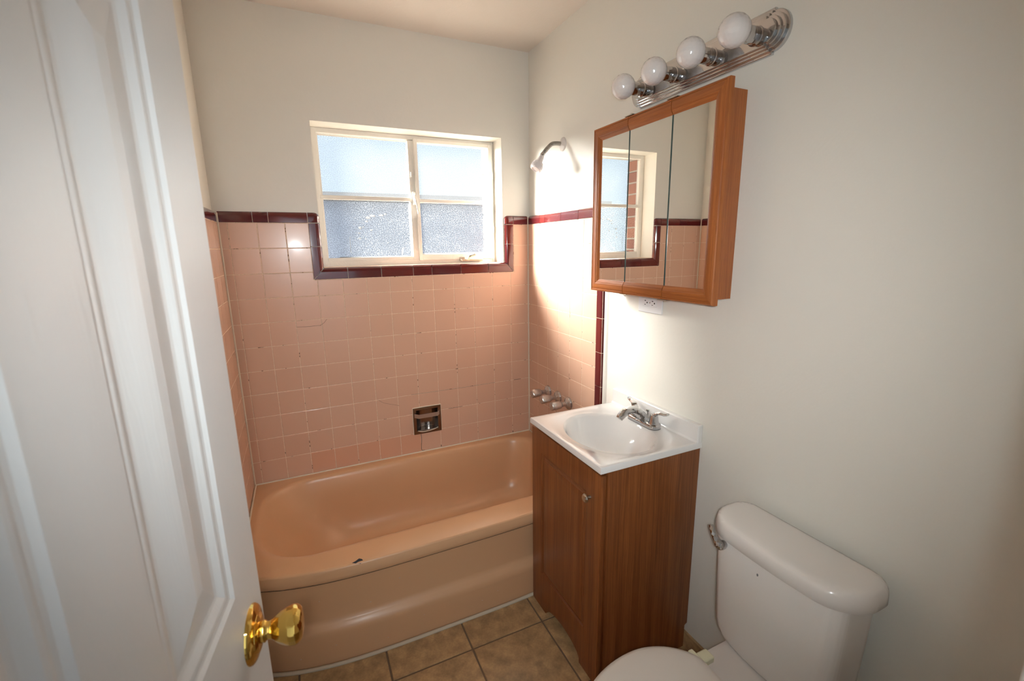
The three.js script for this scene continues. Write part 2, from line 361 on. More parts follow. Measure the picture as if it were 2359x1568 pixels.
  capRun(wallBack, [-0.0905, -0.004], onBack);
  capRun(wallRight, [0.004, 0.133, 0.189, 0.348, 0.503, 0.658], onRight);
  capRun(wallLeft, [0.004, 0.165, 0.207, 0.36, 0.515, 0.658], onLeft);
  // corner caps at the window and at the tub end
  const corner = (mirrorX) => {
    const w = 0.049, hh = 0.046, rc = 0.022, rings = [], sx = mirrorX ? -1 : 1;
    const ring = (i, z) => {
      const r = [[g, g], [w - i, g]], q = Math.max(0.004, rc - i);
      for (let k = 0; k <= 8; k++) { const t = k / 8 * Math.PI / 2; r.push([w - i - q + q * Math.cos(t), hh - i - q + q * Math.sin(t)]); }
      r.push([g, hh - i]);
      return r.map(([x, y]) => V3(sx * x, y, z));
    };
    for (let k = 0; k <= 8; k++) { const t = k / 8 * Math.PI / 2; rings.push(ring(0.0185 * (1 - Math.cos(t)), -0.0145 + 0.0167 * Math.sin(t))); }
    return loft(rings, { capEnd: true, crease: 0.6, flip: mirrorX });
  };
  const c1 = mesh('cap_tile', corner(false), maroon[1], wallBack); c1.position.set(-1.1125, Y0 + 0.001, 0);
  const c2 = mesh('cap_tile', corner(true), maroon[2], wallBack); c2.position.set(-0.0915, Y0 + 0.001, 0);
  // window surround: sides h towards the opening, bottom h upwards, mitred at the lower corners
  const sideL = (s, h, d) => V3(-1.111 + h, s, d), sideR = (s, h, d) => V3(-0.0925 - h, s, d), under = (s, h, d) => V3(s, 1.347 + h, d);
  const botP = cap(0.052), kk = 0.052 / 0.047;
  for (const [pl, ys] of [[sideL, [1.347, 1.496, Y0]], [sideR, [1.347, 1.497, Y0]]]) for (let i = 0; i < 2; i++) mesh('cap_tile', sweep(sideP, ys[i] + (i ? g : g * 1.5), ys[i + 1] - g, i ? 0 : kk, 0, pl), mar(), wallBack);
  const bx = [-1.111, -0.961, -0.806, -0.65, -0.554, -0.398, -0.243, -0.0925];
  for (let i = 0; i < 7; i++) mesh('cap_tile', sweep(botP, bx[i] + (i ? g : g * 1.5), bx[i + 1] - (i < 6 ? g : g * 1.5), i ? 0 : 1 / kk, i < 6 ? 0 : -1 / kk, under), mar(), wallBack);
  // grout showing between the surround pieces
  mesh('grout', [box(-1.110, -1.072, 1.348, Y0 + 0.03, -0.0148, -0.004), box(-0.131, -0.094, 1.348, Y0 + 0.03, -0.0148, -0.004), box(-1.11, -0.094, 1.348, 1.385, -0.0148, -0.004)], caulkMat, wallBack);
  // vertical cap tiles closing the tub end of both side walls
  const endR = (s, h, d) => V3(-d, s, 0.660 + h), endL = (s, h, d) => V3(-1.461 + d, s, 0.660 + h);
  const ve = [0.30, 0.397, 0.552, 0.706, 0.861, 1.017, 1.171, 1.326, 1.481, Y0 + 0.046];
  for (let i = 0; i < ve.length - 1; i++) { mesh('cap_tile', sweep(sideP, ve[i] + g, ve[i + 1] - g, 0, 0, endR), mar(), wallRight); mesh('cap_tile', sweep(sideP, ve[i] + g, ve[i + 1] - g, 0, 0, endL), mar(), wallLeft); }
  mesh('grout', [box(0.004, 0.0149, 0.30, Y0 + 0.04, 0.661, 0.7)], caulkMat, wallRight);
  // painted plaster lip beside the vertical cap tiles
  const lipP = [[0, 0], [0.008, 0], [0.006, 0.010], [0.0, 0.020]];
  mesh('painted_lip', sweep(lipP, 0.42, Y0 + 0.05, 0, 0, (s, h, d) => V3(XR - d, s, 0.7065 + h)), wallPaint, wallRight);
  // caulk in the inside corners
  mesh('caulk', tube([V3(-0.002, TUB, 0.002), V3(-0.002, 1.0, 0.0015), V3(-0.002, Y0 + 0.04, 0.002)], 0.0042, 8, 12), caulkMat, wallRight);
  mesh('caulk', tube([V3(-1.459, TUB, 0.002), V3(-1.459, 1.0, 0.0015), V3(-1.459, Y0 + 0.04, 0.002)], 0.0042, 8, 12), caulkMat, wallLeft);
  // stained, opened joints and hairline cracks in the tiling
  const line = (pts, w) => tube(pts.map((p) => V3(p[0], p[1], 0.0001)), w, 5, 14);
  mesh('stained_joint', [line([[-0.660, 0.497], [-0.658, 0.46], [-0.661, 0.43], [-0.659, 0.401], [-0.645, 0.3995]], 0.0014), line([[-0.551, 0.412], [-0.551, 0.401]], 0.002), line([[-0.112, 0.411], [-0.112, 0.400]], 0.0018),
    line([[-0.42, 0.6145], [-0.46, 0.6140], [-0.50, 0.6146]], 0.0009), line([[-0.70, 0.725], [-0.40, 0.7235], [-0.22, 0.7245]], 0.0006), line([[-0.1, 0.724], [-0.055, 0.7235]], 0.0012)], grime, wallBack);
  mesh('crack', [line([[-0.868, 0.723], [-0.845, 0.705], [-0.80, 0.688], [-0.765, 0.676]], 0.0005), line([[-1.207, 1.132], [-1.165, 1.131], [-1.10, 1.132]], 0.0006), line([[-1.105, 1.133], [-1.09, 1.141], [-1.073, 1.16]], 0.0006)], grime, wallBack);
}

// ---------------------------------------------------------------- window_1: steel casement with obscure glass
{
  const w = struct('window_1', 'cream painted steel casement window with four obscure glass panes');
  const Zf = -0.125, Zb = -0.161, { x0, x1, y0, y1 } = WIN;
  const bar = (a, b, c, d, z0 = Zb, z1 = Zf, r = 0.0025) => rbox(a, b, c, d, z0, z1, r);
  mesh('frame', [bar(x0, x0 + 0.028, y0, y1), bar(x1 - 0.016, x1, y0, y1), bar(x0 + 0.025, x1 - 0.015, y1 - 0.021, y1, Zb, Zf - 0.0006), bar(x0 + 0.025, x1 - 0.015, y0, y0 + 0.030, Zb, Zf - 0.0006), bar(-0.615, -0.574, y0 + 0.029, y1 - 0.025, Zb, Zf - 0.0012)], steelPaint, w);
  // fixed light on the left, opening sash on the right, standing proud of the frame
  mesh('muntin', bar(x0 + 0.02, -0.610, 1.719, 1.737, Zb + 0.006, Zf + 0.002), steelPaint, w);
  mesh('putty', [bar(x0 + 0.026, x0 + 0.032, y0 + 0.04, y1 - 0.026, Zb + 0.004, Zf - 0.004), bar(x0 + 0.028, -0.614, y0 + 0.026, y0 + 0.044, Zb + 0.004, Zf - 0.003)], steelPaint, w);
  const sash = mesh('sash', [bar(-0.586, -0.568, y0 + 0.022, y1 - 0.014, Zb + 0.002, Zf + 0.010), bar(x1 - 0.034, x1 - 0.012, y0 + 0.022, y1 - 0.014, Zb + 0.002, Zf + 0.010), bar(-0.569, x1 - 0.033, y1 - 0.032, y1 - 0.0145, Zb + 0.002, Zf + 0.0094), bar(-0.569, x1 - 0.033, y0 + 0.0225, y0 + 0.053, Zb + 0.002, Zf + 0.0094)], steelPaint, w);
  mesh('muntin', bar(-0.572, x1 - 0.028, 1.714, 1.731, Zb + 0.006, Zf + 0.008), steelPaint, w);
  const P = (a, b, c, d) => {
    const g = new THREE.BoxGeometry(b - a, d - c, 0.003).translate((a + b) / 2, (c + d) / 2, -0.147).toNonIndexed();
    const keep = []; const p = g.attributes.position, n = g.attributes.normal, uv = g.attributes.uv;   // one sheet: the face towards the room
    for (let i = 0; i < p.count; i++) if (n.getZ(i) > 0.5) keep.push(i);
    const q = new THREE.BufferGeometry(), pos = [], nor = [], u = [];
    for (const i of keep) { pos.push(p.getX(i), p.getY(i), p.getZ(i)); nor.push(0, 0, 1); u.push((p.getX(i) - x0) / (x1 - x0), (p.getY(i) - y0) / (y1 - y0)); }
    q.setAttribute('position', new THREE.Float32BufferAttribute(pos, 3)); q.setAttribute('normal', new THREE.Float32BufferAttribute(nor, 3)); q.setAttribute('uv', new THREE.Float32BufferAttribute(u, 2));
    return q;
  };
  mesh('pane', P(x0 + 0.02, -0.61, 1.728, y1 - 0.015), pane, w);
  mesh('pane', P(x0 + 0.02, -0.61, y0 + 0.025, 1.728), pane, w);
  mesh('pane', P(-0.575, x1 - 0.025, 1.722, y1 - 0.02), pane, w);
  mesh('pane', P(-0.575, x1 - 0.025, y0 + 0.045, 1.722), pane, w);
  // paint daubs left on the glass
  const daubs = []; for (const [x, y, a, b] of [[-0.83, 1.636, 0.012, 0.006], [-0.808, 1.645, 0.014, 0.006], [-0.838, 1.618, 0.008, 0.004], [-0.765, 1.648, 0.012, 0.005], [-0.744, 1.655, 0.006, 0.004], [-0.872, 1.586, 0.008, 0.007], [-0.856, 1.59, 0.004, 0.003], [-0.818, 1.575, 0.006, 0.004], [-0.878, 1.56, 0.007, 0.003], [-0.878, 1.535, 0.009, 0.003], [-0.848, 1.532, 0.003, 0.003], [-0.74, 1.512, 0.004, 0.003]])
    daubs.push(new THREE.SphereGeometry(1, 8, 6).scale(a, b, 0.0012).translate(x, y, -0.1452));
  daubs.push(new THREE.SphereGeometry(1, 8, 6).scale(0.0012, 0.045, 0.001).translate(-0.925, 1.50, -0.1452), new THREE.SphereGeometry(1, 8, 6).rotateZ(0.2).scale(0.004, 0.022, 0.0012).rotateZ(-0.25).translate(-0.667, 1.468, -0.1452));
  daubs.push(rbox(-0.98, -0.622, 1.4385, 1.4445, -0.1462, -0.1445, 0.0006, 1), rbox(-0.624, -0.617, 1.443, 1.70, -0.1462, -0.1445, 0.0006, 1), rbox(-0.565, -0.20, 1.448, 1.455, -0.1462, -0.1445, 0.0006, 1));
  mesh('paint_daub', daubs.map((d) => planarUV(d)), speckMat, w);
  // sash handle, hinges, crank operator
  const hnd = mesh('sash_handle', [rbox(-0.604, -0.588, 1.70, 1.765, Zf - 0.002, Zf + 0.012, 0.003), taper([V3(-0.597, 1.745, -0.103), V3(-0.594, 1.72, -0.093), V3(-0.588, 1.69, -0.090), V3(-0.583, 1.655, -0.095)], [0.006, 0.005, 0.0055, 0.004], 10, 16)], steelPaint, w);
  mesh('handle_keeper', rbox(-0.607, -0.597, 1.838, 1.862, Zf - 0.002, Zf + 0.006, 0.002), steelPaint, w);
  for (const y of [1.865, 1.58]) mesh('hinge', [rbox(x1 - 0.030, x1 - 0.008, y - 0.017, y + 0.017, Zf, Zf + 0.014, 0.003), new THREE.CylinderGeometry(0.005, 0.005, 0.038, 10).translate(x1 - 0.018, y, Zf + 0.016)], steelPaint, w);
  mesh('crank_operator', [rbox(-0.36, -0.232, 1.408, 1.420, Zf - 0.002, Zf + 0.026, 0.004), rbox(-0.365, -0.335, 1.410, 1.432, Zf - 0.002, Zf + 0.022, 0.005), taper([V3(-0.325, 1.415, -0.095), V3(-0.318, 1.432, -0.09), V3(-0.300, 1.438, -0.087), V3(-0.285, 1.446, -0.085)], [0.007, 0.006, 0.006, 0.008], 10, 14)], nickel, w);
  // tiled sill inside the reveal
  let sx = x0 + 0.002; for (const e of [-0.96, -0.806, -0.65, -0.49, -0.33, x1 - 0.001]) { mesh('sill_tile', rbox(sx + 0.001, e - 0.001, y0 - 0.003, y0 + 0.0035, Zf - 0.002, -0.012, 0.0012, 1), tilePink[1], w); sx = e; }
}

// ---------------------------------------------------------------- outside, seen dimly through the glass
{
  const veneer = struct('wall_outside', 'brick outer skin of the wall around the window');
  const bm = [lin(0.27, 0.11, 0.075), lin(0.23, 0.09, 0.065), lin(0.31, 0.135, 0.09)].map((c) => std(c, 0.9));
  mesh('mortar', planarUV(extr(holed(-2.6, 1.4, 0, 2.9, [{ x0: WIN.x0 + 0.006, x1: WIN.x1 - 0.006, y0: WIN.y0 - 0.02, y1: WIN.y1 - 0.004 }]), 0.10).translate(0, 0, -0.27)), std(lin(0.42, 0.38, 0.33), 0.95), veneer);
  for (let i = 0; i < 9; i++) { const y = WIN.y0 - 0.01 + i * 0.072; for (const [a, b] of [[WIN.x0 - 0.005, WIN.x0 + 0.012], [WIN.x1 - 0.012, WIN.x1 + 0.005]]) mesh('brick', rbox(a, b, y, y + 0.062, -0.275, -0.168, 0.003, 1), bm[i % 3], veneer); }
  const ground = mesh('ground', box(-14, 14, -0.5, -0.2, -16, -0.275), std(lin(0.13, 0.12, 0.10), 0.95)); ground.userData = { kind: 'structure', label: 'bare tan ground outside' };
  const house = thing('neighbour_house', 'pale stucco house beyond the obscure window glass', 'house', [0, -0.2, -9]);
  mesh('wall', box(-7, 5, 0, 2.75, -3, 0), std(lin(0.34, 0.39, 0.50), 0.95), house);
  mesh('roof', box(-7.3, 5.3, 2.75, 2.92, -3.3, 0.3), std(lin(0.42, 0.42, 0.44), 0.95), house);
}

// ---------------------------------------------------------------- bathtub
{
  const tub = thing('bathtub', 'salmon pink enamelled bathtub with a bowed front, under the window', 'bathtub');
  const front = (x) => { const u = clamp((x + 0.73) / 0.73, -1, 1), a = Math.abs(u); return 0.787 - 0.004 * a * a - 0.098 * Math.pow(a, 4.2); };
  const X0 = -1.4605, X1 = -0.0005, Z0 = 0.0005;
  const NC = 12, NS = 22;
  const outer = (y, ins, lift = 0) => rrect(X0, X1, Z0, 0.70, 0.004, y, NC, NS).map((p) => { const f = front(p.x) - ins; if (p.z > 0.55) p.z = f; else p.z = Math.min(p.z, f); return p; });
  const well = (e, y, eb = e, el = e, er = e) => rrect(-1.413 + el, -0.055 - er, 0.050 + eb, 0.652 - e, [0.15, 0.21, 0.20, 0.14].map((q) => Math.max(0.05, q - e * 0.45)), y, NC, NS);
  const rings = [];
  for (const [y, i] of [[0.0, 0.010], [0.118, 0.007], [0.134, 0.008], [0.146, 0.014], [0.156, 0.026], [0.164, 0.033], [0.176, 0.036], [0.25, 0.030], [0.325, 0.021], [0.3345, 0.0195], [0.335, 0.030], [0.3415, 0.030], [0.342, 0.0075], [0.3435, 0.004], [0.348, 0.001], [0.360, 0.0], [0.382, 0.0], [0.3885, 0.0012], [0.3925, 0.004], [0.3948, 0.008], [TUB, 0.014]]) rings.push(outer(y, i));
  rings.push(well(-0.022, TUB), well(-0.012, TUB - 0.0006), well(-0.004, TUB - 0.004), well(0.003, TUB - 0.012), well(0.008, TUB - 0.026));
  for (const [y, e, el] of [[0.32, 0.020, 0.04], [0.25, 0.031, 0.085], [0.18, 0.042, 0.14], [0.13, 0.056, 0.185], [0.10, 0.078, 0.22], [0.083, 0.105, 0.25], [0.075, 0.145, 0.29], [0.072, 0.2, 0.36], [0.070, 0.27, 0.5]]) rings.push(well(e, y, e, el, e * 1.0));
  mesh('tub_body', loft(rings, { capEnd: true, crease: 0.75, flip: true }), tubMat, tub);
  const bead = (y, ins) => { const pts = []; for (let i = 0; i <= 40; i++) { const x = -1.452 + 1.44 * i / 40; pts.push(V3(x, y, front(x) - ins)); } return pts; };
  mesh('base_caulk', tube(bead(0.003, 0.002), 0.0075, 8, 80), std(lin(0.62, 0.53, 0.40), 0.7), tub);
  mesh('wall_caulk', [tube([V3(-1.455, TUB + 0.001, 0.0052), V3(-0.7, TUB + 0.001, 0.0052), V3(-0.006, TUB + 0.001, 0.0052)], 0.0042, 8, 20), tube([V3(-1.456, TUB + 0.001, 0.006), V3(-1.456, TUB + 0.001, 0.62)], 0.0042, 8, 20), tube([V3(-0.005, TUB + 0.001, 0.006), V3(-0.005, TUB + 0.001, 0.62)], 0.0042, 8, 20)], caulkMat, tub);
  // dark dirt in the seam below the lip
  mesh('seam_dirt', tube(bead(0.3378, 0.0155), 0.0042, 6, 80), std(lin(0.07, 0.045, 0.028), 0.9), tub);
  // chipped enamel on the rim edge
  const cs = poly([[-0.021, 0.004], [-0.007, -0.002], [0.007, -0.007], [0.018, 0.000], [0.013, 0.008], [0.004, 0.0125], [-0.009, 0.007]]);
  const chip = mesh('enamel_chip', planarUV(extr(cs, 0.0012)), std(lin(0.018, 0.022, 0.032), 0.5), tub);
  chip.rotation.set(-Math.PI / 2 + 0.62, 0, 0); chip.position.set(-1.08, 0.3928, front(-1.08) - 0.0075); chip.updateMatrix();
  const speck = std(lin(0.66, 0.48, 0.36), 0.7); for (const [x, y] of [[-1.30, 0.05], [-1.18, 0.08], [-1.0, 0.045], [-0.86, 0.09], [-0.62, 0.06], [-1.22, 0.26], [-0.94, 0.27], [-1.05, 0.205], [-0.55, 0.08]]) mesh('paint_speck', planarUV(new THREE.SphereGeometry(1, 6, 5).scale(0.0022 + 0.002 * rnd(), 0.0018, 0.0012).translate(x, y, front(x) - (y > 0.14 ? 0.025 : 0.0085))), speck, tub);
}

// ---------------------------------------------------------------- soap dish, shower, valve handles
{
  const s = thing('soap_dish', 'recessed metal soap dish with a grab bar, set in the pink tile above the tub', 'soap dish');
  const x0 = -0.6975, x1 = -0.5445, y0 = 0.498, y1 = 0.648, xi0 = -0.679, xi1 = -0.563, yi0 = 0.516, yi1 = 0.632;
  const pl = holed(x0, x1, y0, y1, [{ x0: xi0, x1: xi1, y0: yi0, y1: yi1 }]);
  mesh('flange', planarUV(extr(pl, 0.004, 0.0015, 1).translate(0, 0, 0.0005)), chromeDull, s);
  const bowl = []; const xc = (xi0 + xi1) / 2, hw = (xi1 - xi0) / 2;
  const arc = (y, k) => { const r = []; for (let i = 0; i <= 20; i++) { const a = Math.PI * i / 20; r.push(V3(xc - hw * Math.cos(a) * (0.96 + 0.04 * k), y, 0.002 - 0.055 * k * Math.pow(Math.sin(a), 0.8))); } return r; };
  mesh('recess', [loft([arc(yi0, 1), arc(yi0 + 0.004, 1), arc(yi1, 1)], { closed: false, crease: 0.5 }), loft([arc(yi0 + 0.001, 1), arc(yi0 + 0.001, 0.02)], { closed: false }), loft([arc(yi1, 1), arc(yi1, 0.02)], { closed: false })], chromeDull, s);
  mesh('dish_lip', tube(arc(yi0 + 0.006, 1), 0.0022, 6, 40), chrome, s);
  const barP = [[-0.004, -0.010], [0.0, -0.011], [0.0, 0.011], [-0.004, 0.010]], bx = [V3(x0 + 0.008, 0, 0.003), V3(xi0 + 0.008, 0, 0.026), V3(xi1 - 0.008, 0, 0.026), V3(x1 - 0.008, 0, 0.003)];
  const ring = (p, nx, nz) => [[-0.0018, -0.011], [0.0018, -0.011], [0.0018, 0.011], [-0.0018, 0.011]].map(([d, h]) => V3(p.x + nx * d, 0.606 + h, p.z + nz * d));
  mesh('grab_bar', loft([ring(bx[0], -0.7, 0.7), ring(bx[1], -0.35, 0.95), ring(bx[2], 0.35, 0.95), ring(bx[3], 0.7, 0.7)], { capStart: true, capEnd: true, crease: 0.3 }), chromeWorn, s);
  mesh('sealant', [tube([V3(x0, y0, 0.001), V3(x0 - 0.001, (y0 + y1) / 2, 0.001), V3(x0, y1, 0.001)], 0.0026, 6, 12), tube([V3(x0, y1, 0.001), V3(xc, y1 + 0.001, 0.001), V3(x1, y1, 0.001)], 0.003, 6, 12), tube([V3(x1, y1, 0.001), V3(x1 + 0.001, 0.57, 0.001), V3(x1, y0, 0.001)], 0.0022, 6, 12),
    tube([V3(xi0 + 0.004, yi0 + 0.002, 0.005), V3(xi0 + 0.03, yi0 - 0.006, 0.0055), V3(xi1 - 0.02, yi0 - 0.001, 0.005), V3(xi1 - 0.002, yi0 + 0.006, 0.005)], 0.002, 6, 20)], caulkMat, s);
}
{
  const s = thing('shower_head', 'white shower head on a bent arm, high on the right wall of the tub', 'shower head');
  const z = 0.338;
  mesh('flange', lathe([[0.0, 0.016], [0.011, 0.016], [0.014, 0.012], [0.024, 0.008], [0.030, 0.003], [0.031, 0.0]], V3(-1, 0, 0), V3(XR, 1.951, z)), std(lin(0.74, 0.70, 0.66), 0.35), s);
  mesh('arm', taper([V3(0.012, 1.952, z), V3(-0.022, 1.952, z), V3(-0.045, 1.947, z), V3(-0.066, 1.930, z), V3(-0.087, 1.908, z)], [0.0095, 0.0095, 0.0095, 0.0095, 0.0095], 16, 32, 1, true, V3(0, 0, 1)), std(lin(0.33, 0.31, 0.28), 0.3, { metalness: 0.6 }), s);
  const dir = V3(-0.50, -0.866, 0).normalize();
  mesh('ball_joint', lathe([[0, 0.022], [0.009, 0.020], [0.0115, 0.012], [0.0115, 0.008], [0.009, 0.0], [0, 0]], dir.clone().negate(), V3(-0.0985, 1.889, z), 24), chrome, s);
  const hd = mesh('head', lathe([[0.0095, -0.004], [0.0125, 0.004], [0.0145, 0.024], [0.0165, 0.028], [0.0245, 0.033], [0.0265, 0.040], [0.0275, 0.060], [0.0258, 0.067], [0.020, 0.069], [0.019, 0.066], [0.0, 0.066]], dir, V3(-0.0985, 1.889, z)), phys(lin(0.74, 0.69, 0.68), 0.3), s);
  const ribs = [], q = new THREE.Quaternion().setFromUnitVectors(V3(0, 1, 0), dir);
  for (let i = 0; i < 28; i++) ribs.push(new THREE.BoxGeometry(0.0018, 0.016, 0.003).translate(0, 0.053, 0.0272).rotateY(i / 28 * Math.PI * 2).applyQuaternion(q).translate(-0.0985, 1.889, z));
  mesh('grip_ribs', ribs.map((g) => planarUV(g)), phys(lin(0.74, 0.69, 0.68), 0.3), s);
}
{
  const make = (z, y, label) => {
    const h = thing('tub_valve_handle', label, 'valve handle', [0, y, z], 'three chrome tub valve handles');
    mesh('escutcheon', lathe([[0, 0.020], [0.012, 0.020], [0.016, 0.016], [0.028, 0.011], [0.032, 0.006], [0.033, 0.001]], V3(-1, 0, 0), V3(-0.0005, 0, 0)), chromeWorn, h);
    mesh('stem', lathe([[0.0115, 0.014], [0.0125, 0.03], [0.0115, 0.05]], V3(-1, 0, 0), V3(0, 0, 0), 24), chromeWorn, h);
    const rings = [], tilt = z * 3;
    for (const [d, r, lobe] of [[0.042, 0.010, 0], [0.047, 0.016, 0.15], [0.055, 0.022, 0.7], [0.066, 0.0245, 1], [0.09, 0.0255, 1], [0.099, 0.0245, 0.9], [0.104, 0.020, 0.5], [0.106, 0.012, 0.1]]) {
      const ring = []; for (let i = 0; i < 48; i++) { const a = i / 48 * Math.PI * 2, rr = r * (1 - 0.20 * lobe * Math.pow(0.5 - 0.5 * Math.cos(4 * a + tilt), 0.8)); ring.push(V3(-d, rr * Math.sin(a), rr * Math.cos(a))); } rings.push(ring);
    }
    mesh('knob', loft(rings, { capStart: true, capEnd: true, crease: 0.7, flip: true }), chromeWorn, h);
  };
  make(0.233, 0.707, 'chrome fluted tub valve handle nearest the tiled corner');
  make(0.338, 0.706, 'middle one of the three chrome fluted tub valve handles');
  make(0.442, 0.704, 'chrome fluted tub valve handle nearest the vanity sink');
}

// ---------------------------------------------------------------- medicine cabinet
{
  const c = thing('medicine_cabinet', 'oak medicine cabinet with three mirrored doors on the right wall', 'cabinet');
  const za = 0.737, zb = 1.349, ya = 1.304, yb = 1.916, Xf = -0.09, bz0 = 0.757, bz1 = 1.323;
  mesh('body', [planarUV(box(-0.068, XR, ya + 0.014, yb - 0.016, bz1 - 0.015, bz1), 'y'), box(-0.068, XR, ya + 0.014, yb - 0.016, bz0, bz0 + 0.015), planarUV(box(-0.0675, XR, yb - 0.031, yb - 0.0165, bz0 + 0.015, bz1 - 0.015), 'z'), planarUV(box(-0.0675, XR, ya + 0.0145, ya + 0.029, bz0 + 0.015, bz1 - 0.015), 'z'), box(-0.064, -0.06, ya + 0.029, yb - 0.031, bz0 + 0.015, bz1 - 0.015)], oak, c);
  const W = 0.046, prof = [[-0.022, 0], [-0.006, 0], [-0.002, 0.0015], [0, 0.005], [0, 0.0065], [-0.0022, 0.0075], [-0.0012, 0.010], [0, 0.013], [0, 0.030], [-0.0025, 0.0335], [-0.0025, 0.036], [-0.009, W - 0.001], [-0.0095, W], [-0.022, W]];
  const zs = [za, 0.9405, 1.143, zb], g = 0.0017;
  for (let i = 0; i < 3; i++) {
    const d = new THREE.Group(); d.name = 'door'; c.add(d);
    const z0 = zs[i] + (i ? g : 0), z1 = zs[i + 1] - (i < 2 ? g : 0), kl = i === 0 ? 1 : 0, kr = i === 2 ? -1 : 0;
    const rail = (top) => planarUV(sweep(prof, z0, z1, kl, kr, (s, h, dd) => V3(Xf - dd, top ? yb - h : ya + h, s)), 'z', [i * 0.31 + (top ? 0.2 : 0), 0]);
    mesh('rail', rail(true), oak, d); mesh('rail', rail(false), oak, d);
    if (i === 0) mesh('stile', planarUV(sweep(prof, ya, yb, 1, -1, (s, h, dd) => V3(Xf - dd, s, za + h))), oak, d);
    if (i === 2) mesh('stile', planarUV(sweep(prof, ya, yb, 1, -1, (s, h, dd) => V3(Xf - dd, s, zb - h)), 'y', [0.37, 0.1]), oak, d);
    const m0 = i === 0 ? za + W - 0.002 : z0 + 0.0008, m1 = i === 2 ? zb - W + 0.002 : z1 - 0.0008;
    mesh('mirror', box(Xf + 0.0098, Xf + 0.013, ya + W - 0.002, yb - W + 0.002, m0, m1), mirror, d);
    const eg = []; if (i > 0) eg.push(box(Xf + 0.0094, Xf + 0.014, ya + W - 0.001, yb - W + 0.001, z0 - 0.0006, z0 + 0.0012)); if (i < 2) eg.push(box(Xf + 0.0094, Xf + 0.014, ya + W - 0.001, yb - W + 0.001, z1 - 0.0012, z1 + 0.0006));
    mesh('mirror_edge', eg, mirrorEdge, d);
  }
  for (const z of [0.9405, 1.143]) for (const [y, s] of [[yb, 1], [ya, -1]]) mesh('pivot_hinge', [rbox(Xf - 0.001, Xf + 0.020, Math.min(y, y + 0.0035 * s), Math.max(y, y + 0.0035 * s), z - 0.020, z + 0.022, 0.0016, 1), new THREE.CylinderGeometry(0.004, 0.004, 0.004, 10).translate(Xf + 0.008, y + 0.005 * s, z + 0.008)], nickel, c);
}

// ---------------------------------------------------------------- vanity light bar
{
  const l = thing('vanity_light', 'chrome light bar with four white globe bulbs above the medicine cabinet', 'light fixture');
  const yc = 2.018, zc = 1.138;
  const outline = (ins) => {
    const hh = 0.055 - ins, L = 0.255 - ins * 0.5, R = hh - 0.006, s = new THREE.Shape(), A = Math.min(0.045, R) ;
    s.moveTo(-L, -hh); s.lineTo(L, -hh); s.lineTo(L, -R);
    for (let i = 1; i <= 14; i++) { const a = -Math.PI / 2 + Math.PI * i / 14; s.lineTo(L + A * Math.cos(a), R * Math.sin(a)); }
    s.lineTo(L, hh); s.lineTo(-L, hh); s.lineTo(-L, R);
    for (let i = 1; i <= 14; i++) { const a = Math.PI / 2 + Math.PI * i / 14; s.lineTo(-L + A * Math.cos(a), R * Math.sin(a)); }
    s.closePath(); return s;
  };
  const plates = [];
  [[0, 0.010], [0.007, 0.017], [0.014, 0.023], [0.020, 0.029]].forEach(([ins, d]) => plates.push(new THREE.ExtrudeGeometry(outline(ins), { depth: d - 0.002, bevelEnabled: true, bevelThickness: 0.002, bevelSize: 0.0025, bevelOffset: -0.0025, bevelSegments: 3 })));
  const toWall = (g) => g.rotateY(-Math.PI / 2).translate(XR, yc, zc);
  mesh('back_plate', plates.map((g) => planarUV(toWall(g))), chrome, l);
  for (const z of [0.912, 1.062, 1.212, 1.356]) {
    const at = V3(XR - 0.029, yc - 0.002, z);
    const so = mesh('socket', lathe([[0.0, 0.0], [0.0235, 0.0], [0.024, 0.002], [0.0215, 0.004], [0.0215, 0.0205], [0.0208, 0.021], [0.0215, 0.0215], [0.0215, 0.044], [0.0205, 0.046], [0.017, 0.046], [0.0, 0.040]], V3(-1, 0, 0), at), chrome, l);
    const R = 0.040, pts = [[0.0135, 0.036], [0.0140, 0.042]]; for (let i = 2; i <= 22; i++) { const a = -Math.PI / 2 + Math.PI * i / 22 ; const r = R * Math.cos(a), y = 0.079 + R * Math.sin(a); if (r > 0.014 || i > 11) pts.push([Math.max(r, 0), y]); }
    mesh('bulb', lathe(pts, V3(-1, 0, 0), at, 48), bulbGlass, l);
  }
}

// ---------------------------------------------------------------- outlet
{
  const o = thing('wall_outlet', 'white duplex wall outlet set sideways under the medicine cabinet', 'outlet', [XR, 1.2695, 0.981]);
  mesh('cover_plate', rbox(-0.006, 0.0, -0.0385, 0.0385, -0.0635, 0.0635, 0.0028, 2), whitePlastic, o);
  for (const s of [-1, 1]) {
    const r = mesh('receptacle', rbox(-0.0085, -0.004, -0.0145, 0.0145, s * 0.0195 - 0.0165, s * 0.0195 + 0.0165, 0.002, 2), whitePlastic, o);
    mesh('slot', [box(-0.0092, -0.008, -0.0085, -0.0065, s * 0.0195 - 0.007, s * 0.0195 + 0.0005), box(-0.0092, -0.008, 0.0055, 0.0085, s * 0.0195 - 0.006, s * 0.0195 + 0.0005), box(-0.0092, -0.008, -0.0025, 0.0025, s * 0.0195 + 0.005, s * 0.0195 + 0.010)].map((g) => planarUV(g)), dark, r);
  }
  mesh('screw', lathe([[0, 0.0012], [0.0025, 0.001], [0.0032, 0]], V3(-1, 0, 0), V3(-0.006, 0, 0), 14), chrome, o);
}

